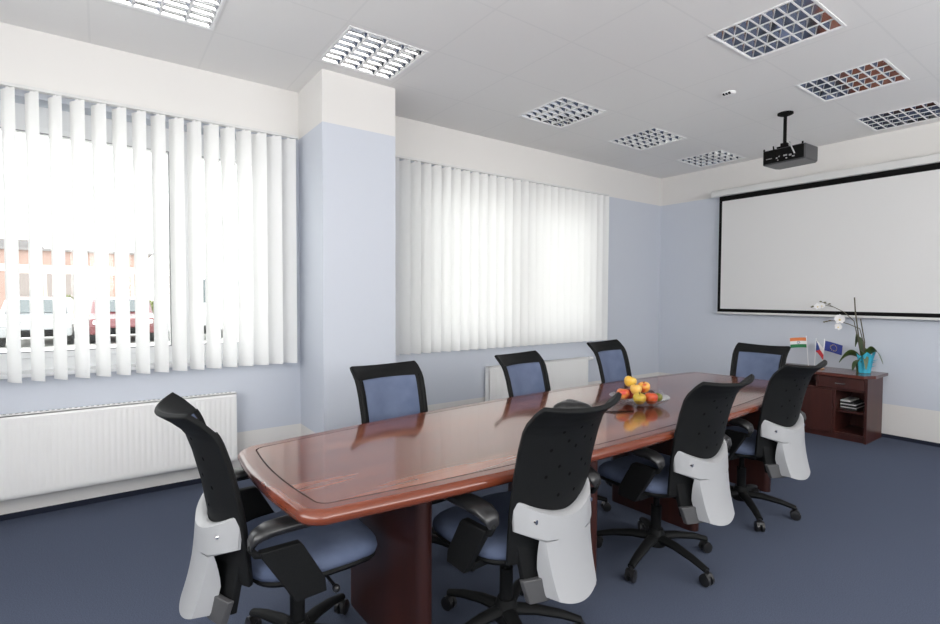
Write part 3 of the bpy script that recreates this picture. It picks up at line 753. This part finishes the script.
stk = [(0.17, 0.016, 'folder', 'dark folder at the bottom of the pile on the cabinet shelf', 'folder'),
       (0.165, 0.009, 'paper', 'widest white paper stack, lowest of three on the cabinet shelf', 'paper'),
       (0.16, 0.020, 'folder', 'dark folder between the lower two white papers on the cabinet shelf', 'folder'),
       (0.16, 0.009, 'paper', 'middle white paper stack of three on the cabinet shelf', 'paper'),
       (0.15, 0.020, 'folder', 'dark folder under the topmost white papers on the cabinet shelf', 'folder'),
       (0.105, 0.013, 'paper', 'narrow white paper stack on top of the cabinet shelf pile', 'paper')]
for (w, h, m_, lab, cat) in stk:
    x0 = CX0+xs+0.012
    o = MB().bx(0, w*0.8, 0, 0.24, 0, h).build('paper_stack' if cat == 'paper' else 'folder', M[m_], smooth=False, bevel=0.002)
    o.location = (x0, CY0+0.09, zz); props(o, lab, cat, 'papers on the cabinet shelf'); zz += h+0.0005

# ------------------------------------------------------------------ orchid
ox, oy = -1.745, 5.98
orch = thing('potted_orchid', 'white orchid with two tall stems in a turquoise wrapped pot on the cabinet', 'plant', (ox, oy, CZ))
MB().lathe([(0.0, 0.0), (0.05, 0.0), (0.062, 0.11), (0.066, 0.115), (0.060, 0.118), (0.056, 0.10), (0.0, 0.10)], 24).build('pot', M['leaf'], orch)
def wrap(u, v):
    a = rad(-112+215*u); r = 0.058+0.016*v+0.012*math.sin(9*a)*v + 0.02*max(0, v-0.7); return (r*math.cos(a)+0.004, r*math.sin(a), 0.003+0.185*v+0.02*math.sin(5*a)*v)
MB().grid(wrap, 48, 8).build('pot_wrap', M['turq'], orch)
MB().lathe([(0.0, 0.098), (0.055, 0.100), (0.03, 0.112), (0.0, 0.115)], 16).build('bark', M['soil'], orch)
mb = MB()
for (x, z) in ((0.075, 0.11), (0.085, 0.13), (0.07, 0.07)): mb.tube([(0.05, -0.02, z-0.02), (x+0.01, -0.025, z), (x+0.04, -0.03, z+0.012)], [0.012, 0.009, 0.003], 8, flat=0.4)
mb.build('ribbon', M['turq'], orch)
def leaf(az, ln, rise, droop, w):
    d = Vector((math.cos(rad(az)), math.sin(rad(az)), 0)); p = Vector((-d.y, d.x, 0))
    def fn(u, v):
        s = 2*u-1; ww = w*math.sin(PI*min(1, 0.12+0.86*v))**0.7
        return d*(ln*v) + p*(s*ww) + Vector((0, 0, 0.115 + rise*math.sin(PI*0.75*v) - droop*v*v + 0.25*ww*abs(s) + 0.75*s*ww*(1 if d.x < 0 else -1)))
    MB().slab(fn, 6, 12, lambda u, v: fn(u, v)-Vector((0, 0, 0.003))).build('leaf', M['leaf'], orch)
leaf(195, 0.19, 0.10, 0.10, 0.040); leaf(250, 0.13, 0.05, 0.12, 0.045); leaf(-12, 0.17, 0.16, 0.12, 0.036); leaf(160, 0.08, 0.26, 0.05, 0.032); leaf(100, 0.13, 0.15, 0.06, 0.03); leaf(300, 0.10, 0.13, 0.16, 0.032)
MB().tube([(0.0, 0.0, 0.1), (-0.04, -0.005, 0.35), (-0.075, 0.0, 0.60), (-0.085, 0.0, 0.735)], 0.006, 8).build('support_stick', M['stem'], orch)
MB().tube([(0.01, 0.01, 0.1), (0.005, 0.01, 0.30), (-0.03, 0.0, 0.525)], 0.005, 8).build('support_stick', M['stem'], orch)
MB().tube([(-0.005, 0.0, 0.1), (-0.045, -0.01, 0.33), (-0.08, -0.01, 0.50), (-0.16, -0.015, 0.585), (-0.25, -0.02, 0.635), (-0.33, -0.02, 0.655), (-0.42, -0.02, 0.650)], [0.005, 0.005, 0.004, 0.004, 0.003, 0.003, 0.0025], 8).tube([(-0.22, -0.02, 0.62), (-0.30, -0.02, 0.66), (-0.37, -0.02, 0.69)], 0.003, 6).build('flower_stem', M['stem'], orch)
MB().tube([(0.01, -0.005, 0.1), (0.0, -0.01, 0.30), (-0.03, -0.015, 0.43), (-0.12, -0.02, 0.470), (-0.22, -0.025, 0.500), (-0.31, -0.03, 0.49)], [0.005, 0.005, 0.004, 0.004, 0.003, 0.003], 8).build('flower_stem', M['stem'], orch)
def flower(c, sz, tilt):
    mb = MB(); R = Matrix.Rotation(rad(tilt), 3, 'Y') @ Matrix.Rotation(rad(90), 3, 'X')
    for k, (ln, w) in enumerate(((1, .48), (.95, .85), (.9, .42), (.9, .42), (.95, .85))):
        a = rad(90+72*k); d = Vector((math.cos(a), math.sin(a), 0)); p = Vector((-d.y, d.x, 0))
        def fn(u, v): 
            s = 2*u-1; ww = w*math.sin(PI*min(1, 0.1+0.86*v))**0.6
            return Vector(c) + R @ ((d*(v*ln) + p*(s*ww*0.75) + Vector((0, 0, 0.18*v*v)))*sz)
        mb.grid(fn, 6, 6)
    f = mb.build('flower', M['petal'], orch)
    MB().sphere(Vector(c)+Vector((0, -0.008, -0.005)), sz*0.2, 8, 6).build('flower_lip', M['lip'], f)
flower((-0.185, -0.05, 0.515), 0.050, 0); flower((-0.195, -0.055, 0.44), 0.036, 25); flower((-0.20, -0.02, 0.53), 0.035, -40)
flower((-0.385, -0.04, 0.640), 0.036, -15); flower((-0.35, -0.035, 0.648), 0.030, 20)
for c in ((-0.44, -0.02, 0.640), (-0.45, -0.02, 0.632), (-0.37, -0.02, 0.690), (-0.33, -0.02, 0.682), (-0.29, -0.02, 0.668), (-0.31, -0.03, 0.488), (-0.28, -0.03, 0.497), (-0.33, -0.03, 0.482)): MB().sphere(c, 0.009, 8, 6, (1.4, 1, .8)).build('bud', M['bud'], orch)

# ------------------------------------------------------------------ table flags
def flag_mat(name, kind):
    m = mat(name, (1, 1, 1), 0.75); n, l, b = nt(m)
    tc = n.new('ShaderNodeTexCoord'); s = n.new('ShaderNodeSeparateXYZ'); l.new(tc.outputs['UV'], s.inputs[0])
    return m
FM = {k: mat('flag_'+k, c, 0.75) for k, c in dict(saffron=(0.75, 0.22, 0.07), white=(0.82, 0.82, 0.82), green=(0.02, 0.20, 0.07), navy=(0.02, 0.03, 0.16), red=(0.55, 0.03, 0.04), blue=(0.03, 0.06, 0.24), eu=(0.025, 0.04, 0.22), gold=(0.75, 0.58, 0.05)).items()}
def flag(label, foot, tip, cells_fn, w, h, dirx, sag, mats):
    """pole from foot to tip; cloth hangs from the pole's upper end along dirx"""
    t = thing('table_flag', label, 'flag', (foot[0], foot[1], CZ), 0, 'table flags on the cabinet')
    tp = Vector(tip) - Vector((foot[0], foot[1], CZ))
    MB().lathe([(0.0, 0), (0.026, 0), (0.026, 0.008), (0.012, 0.014), (0.006, 0.022), (0.0, 0.022)], 20).build('flag_base', M['base_wood'], t)
    MB().cyl((0, 0, 0.012), tp, 0.0028, n=8).sphere(tp, 0.005, 8, 6).build('flag_pole', M['white'], t)
    pd = tp.normalized(); dx = Vector(dirx).normalized()
    o = tp - pd*0.012
    def P(u, v, e=0): # u along fly 0..1, v 0 bottom .. 1 top
        q = o + dx*(w*u) - pd*(h*(1-v)) + Vector((0, 0, -sag*u*u)); return q + Vector((0, 0.006*math.sin(5*u)+e, 0))
    mb = MB(); nu, nv = 24, 18
    vs = [P(i/nu, j/nv) for j in range(nv+1) for i in range(nu+1)]
    for j in range(nv):
        for i in range(nu):
            mi = cells_fn((i+0.5)/nu, (j+0.5)/nv)
            a = j*(nu+1)+i; mb.f.append((a, a+1, a+nu+2, a+nu+1)); mb.m.append(mi)
    mb.v = [tuple(v) for v in vs]
    cl = mb.build('flag_cloth', [FM[k] for k in mats], t)
    return t, cl, P
t, cl, P = flag('small flag with orange, white and green stripes on the cabinet, leftmost of three', (-2.20, 5.93), (-2.228, 5.93, 0.965),
    lambda u, v: 0 if v > 2/3 else (1 if v > 1/3 else 2), 0.155, 0.105, (-1, 0, -0.03), 0.012, ['saffron', 'white', 'green'])
w_ = MB()
for e in (-0.0012, 0.0012):
    for k in range(16):
        a, b = 2*PI*k/16, 2*PI*(k+1)/16
        q = lambda r, a: P(0.5+r*math.cos(a)*0.105/0.155, 0.5+r*math.sin(a), e)
        w_.add([q(0.11, a), q(0.11, b), q(0.14, b), q(0.14, a)], [(0, 1, 2, 3)])
    for k in range(12):
        a = 2*PI*k/12; w_.add([q(0.12, a-0.05), q(0.12, a+0.05), q(0.01, a)], [(0, 1, 2)])
w_.build('wheel_emblem', FM['navy'], cl, smooth=False)
flag('small flag with red half and blue wedge, middle of three on the cabinet', (-2.145, 5.93), (-2.135, 5.93, 0.945),
    lambda u, v: 2 if u < 0.52-abs(v-0.5)*1.04 else (0 if v > 0.5 else 1), 0.11, 0.115, (0.72, -0.25, -0.55), 0.02, ['white', 'red', 'blue'])
t, cl, P = flag('small blue flag with a ring of gold stars on the cabinet, nearest the orchid', (-2.085, 5.945), (-2.065, 5.945, 0.945),
    lambda u, v: 1 if u < 0.05 else 0, 0.165, 0.10, (1, 0, -0.20), 0.006, ['eu', 'white'])
st = MB()
for e in (-0.0012, 0.0012):
    for k in range(12):
        a = 2*PI*k/12; cu, cvv = 0.53+0.3*math.cos(a)*0.10/0.165, 0.5+0.3*math.sin(a)
        pts = [P(cu+(0.055 if q % 2 == 0 else 0.022)*math.cos(PI/2+PI*q/5)*0.10/0.165, cvv+(0.055 if q % 2 == 0 else 0.022)*math.sin(PI/2+PI*q/5), e) for q in range(10)]
        st.add(pts, [tuple(range(10))])
st.build('star_ring', FM['gold'], cl, smooth=False)

# ------------------------------------------------------------------ fruit bowl
bx_, by_ = -1.795, 2.50
bowl = thing('fruit_bowl', 'shallow clear glass bowl holding fruit on the table', 'bowl', (bx_, by_, TZ))
prof = [(0.0, 0.002), (0.07, 0.002), (0.11, 0.014), (0.145, 0.036), (0.165, 0.052), (0.168, 0.050), (0.15, 0.032), (0.115, 0.009), (0.075, 0.0), (0.0, 0.0)]
MB().lathe(prof, 40).build('bowl_body', M['bowl'], bowl)
for s_ in (-1, 1): MB().tube([(s_*0.0+0.16*math.cos(a), 0.16*s_*1.0 + 0.035*math.sin(a*1.0)*0+0.0, 0.05) for a in ()] or [(-0.04, s_*0.158, 0.05), (-0.03, s_*0.182, 0.058), (0, s_*0.192, 0.062), (0.03, s_*0.182, 0.058), (0.04, s_*0.158, 0.05)], 0.005, 8).build('handle', M['bowl'], bowl)
def apple_prof(r):
    return [(0.004*r/0.04, -0.62*r), (0.25*r, -0.80*r), (0.60*r, -0.66*r), (0.88*r, -0.25*r), (1.0*r, 0.18*r), (0.93*r, 0.55*r), (0.70*r, 0.80*r), (0.40*r, 0.86*r), (0.18*r, 0.74*r), (0.02*r, 0.62*r)]
def pt_px(px, py, zrel): return None
FR = [('apple', 'yellow apple sitting on top of the fruit pile', (0.72, 0.42, 0.05), (0.66, 0.48, 0.10), 0.040, (-0.046, -0.026, 0.130), ''),
      ('apple', 'red and yellow blushed apple at the left of the fruit bowl', (0.55, 0.04, 0.025), (0.74, 0.30, 0.07), 0.042, (-0.050, -0.085, 0.062), ''),
      ('apple', 'orange red apple at the front of the fruit bowl', (0.55, 0.045, 0.015), (0.62, 0.12, 0.03), 0.042, (0.078, 0.000, 0.049), ''),
      ('apple', 'pale yellow apple in the middle of the fruit pile', (0.74, 0.42, 0.08), (0.75, 0.50, 0.15), 0.037, (0.010, -0.046, 0.094), ''),
      ('apple', 'yellow apple with a red top at the right of the pile', (0.76, 0.40, 0.07), (0.58, 0.09, 0.03), 0.040, (0.008, 0.030, 0.098), ''),
      ('apple', 'yellow green apple low at the front left of the bowl', (0.50, 0.36, 0.04), (0.68, 0.42, 0.07), 0.040, (0.058, -0.080, 0.053), ''),
      ('apple', 'dark red apple hidden at the back of the fruit bowl', (0.30, 0.02, 0.02), (0.42, 0.05, 0.03), 0.040, (-0.078, 0.005, 0.050), ''),
      ('plum', 'dark purple plum at the right of the fruit bowl', (0.035, 0.02, 0.03), (0.07, 0.03, 0.04), 0.027, (0.008, 0.100, 0.050), ''),
      ('plum', 'second dark plum behind the lime in the fruit bowl', (0.03, 0.025, 0.03), (0.06, 0.03, 0.04), 0.025, (-0.048, 0.082, 0.052), ''),
      ('lime', 'small olive green lime at the front right of the bowl', (0.16, 0.17, 0.02), (0.26, 0.24, 0.04), 0.028, (0.068, 0.072, 0.046), '')]
for (nm, lab, c1, c2, r, p, _) in FR:
    r *= 0.93; p = (p[0], p[1], p[2]-0.004)
    t = thing(nm, lab, 'fruit', (bx_+p[0], by_+p[1], TZ+p[2]), random.uniform(0, 6), 'fruit in the glass bowl')
    t.rotation_euler = (random.uniform(-.3, .3), random.uniform(-.3, .3), random.uniform(0, 6))
    fm = fruit_mat(nm+'_skin', c1, c2, 2.2)
    if nm == 'apple':
        MB().lathe(apple_prof(r), 24).build('apple_body', fm, t, angle=80, sub=1)
        MB().tube([(0, 0, 0.60*r), (0.002, 0, 0.9*r), (0.006, 0, 1.1*r)], 0.0022, 6).build('apple_stem', M['stem'], t)
    elif nm == 'plum': MB().sphere((0, 0, 0), r, 20, 12, (1, 1, 1.12)).build('plum_body', fm, t)
    else: MB().sphere((0, 0, 0), r, 20, 12, (1, 1.2, 1)).build('lime_body', fm, t)

# ------------------------------------------------------------------ conference phone
ph = thing('conference_phone', 'black conference phone on the table behind the nearest chair', 'phone', (-1.93, 2.08, TZ), rad(20))
mb = MB(); n = 48; rows = []
for (k, z) in ((1.0, 0.0), (1.02, 0.012), (0.95, 0.028), (0.78, 0.040), (0.55, 0.046), (0.30, 0.047)):
    rows.append([((0.075+0.045*max(0, math.cos(3*a))**1.3)*k*math.cos(a), (0.075+0.045*max(0, math.cos(3*a))**1.3)*k*math.sin(a), z) for a in [2*PI*i/n for i in range(n)]])
mb.add([p for r_ in rows for p in r_], [(j*n+k, j*n+(k+1) % n, (j+1)*n+(k+1) % n, (j+1)*n+k) for j in range(len(rows)-1) for k in range(n)] + [tuple(range(n-1, -1, -1)), tuple((len(rows)-1)*n+k for k in range(n))])
mb.build('phone_body', M['black_gloss'], ph)
kp = MB()
for i in range(3):
    for j in range(4): kp.box(((j-1.5)*0.014, (i-1)*0.014, 0.048), (0.009, 0.009, 0.004))
kp.build('keypad', M['dkgrey'], ph, smooth=False)
MB().tube([(0.10, 0.03, 0.006), (0.15, 0.06, 0.004), (0.21, 0.05, 0.004), (0.26, 0.09, 0.004), (0.30, 0.14, 0.004)], 0.003, 8).build('phone_cable', M['matte_black'], ph)

# ------------------------------------------------------------------ outside: yard, hall, parked cars, bushes
M['asphalt'] = noise_col(mat('pale_concrete', (0.62, 0.61, 0.58), 0.9), (0.58, 0.57, 0.54), (0.66, 0.65, 0.62), 0.6)
M['brick'] = noise_col(mat('pink_render', (0.52, 0.30, 0.22), 0.9), (0.29, 0.20, 0.17), (0.32, 0.22, 0.19), 1.5)
M['cream'] = mat('cream_render', (0.75, 0.70, 0.60), 0.9)
M['roofgrey'] = mat('roof_edge', (0.19, 0.18, 0.18), 0.8)
M['shutter'] = mat('roller_shutter', (0.22, 0.19, 0.18), 0.7)
M['car_glass'] = mat('car_glass', (0.06, 0.075, 0.08), 0.1)
M['tyre'] = mat('tyre', (0.02, 0.02, 0.02), 0.8)
M['lamp'] = mat('head_lamp', (0.8, 0.8, 0.8), 0.15)
GZ = -0.15
struct('ground', MB().bx(-75, XW-0.30, -50, 70, GZ-0.2, GZ), M['asphalt'])
hall = thing('warehouse', 'pink rendered warehouse with white bands across the yard, seen through the left blind', 'building', (-40, 0, GZ), rad(0))
MB().bx(-9, 0, -26, 2.6, 0, 4.1).build('wall', M['brick'], hall, smooth=False)
MB().bx(-9.2, 0.25, -26.2, 2.8, 4.1, 4.25).bx(-6, -0.2, -26.1, -3.1, 4.25, 4.75).build('roof', M['roofgrey'], hall, smooth=False)
MB().bx(-0.02, 0.06, -26, 2.6, 2.85, 3.25).bx(-0.02, 0.05, -26, 2.6, 0, 0.5).build('white_band', M['cream'], hall, smooth=False)
for (a, b, c_) in ((-3.9, -3.4, 'shutter'), (-2.6, -1.3, 'shutter'), (-0.9, -0.2, 'cream'), (0.3, 1.6, 'brick')):
    fr = MB().bx(0.0, 0.07, a-0.15, b+0.15, 0.5, 2.85).build('door', M['cream'], hall, smooth=False)
    MB().bx(0.06, 0.09, a, b, 0.5, 2.75).bx(0.085, 0.10, a, b, 1.5, 1.56).build('door_panel', M[c_], fr, smooth=False)
def car(label, y, x, paint, kind='car', group=None, ry=0):
    m = mat('car_paint', paint, 0.25, coat=0.5)
    t = thing('parked_car' if kind == 'car' else 'parked_van', label, 'car' if kind == 'car' else 'van', (x, y, GZ), rad(ry), 'vehicles parked in the yard')
    h = 1.42 if kind == 'car' else 2.2
    # side profile along local x (front toward +x = the windows), extruded across y
    if kind == 'car': low = [(2.0, 0.3), (2.05, 0.55), (1.95, 0.78), (1.0, 0.92), (0.25, h-0.06), (-0.2, h), (-1.2, h-0.04), (-1.95, 0.95), (-2.05, 0.6), (-2.0, 0.3)]
    else: low = [(2.2, 0.35), (2.25, 0.7), (2.1, 1.05), (1.6, 1.2), (1.0, h-0.1), (0.7, h), (-2.3, h), (-2.35, 0.4)]
    W = 0.85
    MB().prism(low, lambda A, B, T: (A, T*(1-0.16*max(0, B-0.9)), B), -W, W).build('body', m, t, smooth=False, bevel=0.06, seg=3)
    a, b = (low[3], low[4]); 
    def ws(u, v): return (a[0]+(b[0]-a[0])*(0.06+0.86*v)+0.015, (2*u-1)*W*0.84*(1-0.10*v), a[1]+(b[1]-a[1])*(0.06+0.86*v)+0.02)
    MB().slab(ws, 4, 2, lambda u, v: Vector(ws(u, v))-Vector((0.03, 0, 0.02))).build('windscreen', M['car_glass'], t, smooth=False)
    for s_ in (-1, 1):
        MB().box((low[1][0]-0.03, s_*W*0.74, low[1][1]+0.12), (0.10, 0.26, 0.12)).build('headlight', M['lamp'], t, smooth=False, bevel=0.02)
        for wx in (1.3, -1.3): MB().cyl((wx, s_*(W-0.16), 0.31), (wx, s_*(W+0.01), 0.31), 0.31, n=24).build('wheel', M['tyre'], t)
    MB().bx(low[0][0]-0.05, low[1][0]+0.02, -0.5, 0.5, 0.30, 0.50).build('grille', M['matte_black'], t, smooth=False, bevel=0.01)
    return t
car('silver grey car parked outside, seen through the leftmost blind gaps', -1.55, -21, (0.26, 0.27, 0.28))
car('dark red car parked outside between the silver car and the grey van', 0.55, -21, (0.11, 0.018, 0.022))
car('pale grey van parked outside at the right of the cars in the left blind', 2.55, -21, (0.36, 0.37, 0.38), 'van')
car('dark grey car parked outside, seen at the left edge of the window beyond the pillar', 12.0, -21, (0.10, 0.10, 0.11))
car('light grey car parked outside, seen through the gaps of the blind beyond the pillar', 17.0, -21, (0.30, 0.30, 0.31))
M['bush'] = noise_col(mat('bush_leaves', (0.16, 0.19, 0.07), 0.8), (0.12, 0.15, 0.05), (0.24, 0.26, 0.11), 3)
def bush(label, x, y, r, h):
    t = thing('bush', label, 'bush', (x, y, GZ), 0, 'bushes in the yard')
    rng = random.Random(int(y*10))
    mb = MB()
    for k in range(420):
        a = rng.uniform(0, 2*PI); z = rng.random()**0.8; rr = r*math.sqrt(max(0.05, 1-(2*z-1)**2))*rng.uniform(0.6, 1.0)
        c = Vector((rr*math.cos(a), rr*math.sin(a), 0.2*h+0.8*h*z)); d = Vector((rng.uniform(-1, 1), rng.uniform(-1, 1), rng.uniform(-.3, 1))).normalized(); p = d.orthogonal().normalized(); s_ = 0.13*r+0.05
        mb.add([c, c+d*s_+p*s_*0.5, c+d*s_*2, c+d*s_-p*s_*0.5], [(0, 1, 2, 3)])
    mb.build('foliage', M['bush'], t, smooth=False)
    MB().cyl((0, 0, 0), (0, 0, 0.4*h), 0.06*r+0.02).build('trunk', M['stem'], t)
bush('small olive bush by the warehouse wall, seen through the left blind', -33, -1.3, 0.6, 1.3)
bush('small bush beside the warehouse corner, right of the red car', -33, 2.0, 0.5, 1.1)
bush('pale tall tree outside at the left edge of the window beyond the pillar', -26, 13.6, 1.6, 3.2)
bush('tree outside seen in the third blind gap beyond the pillar', -26, 16.6, 1.3, 2.4)
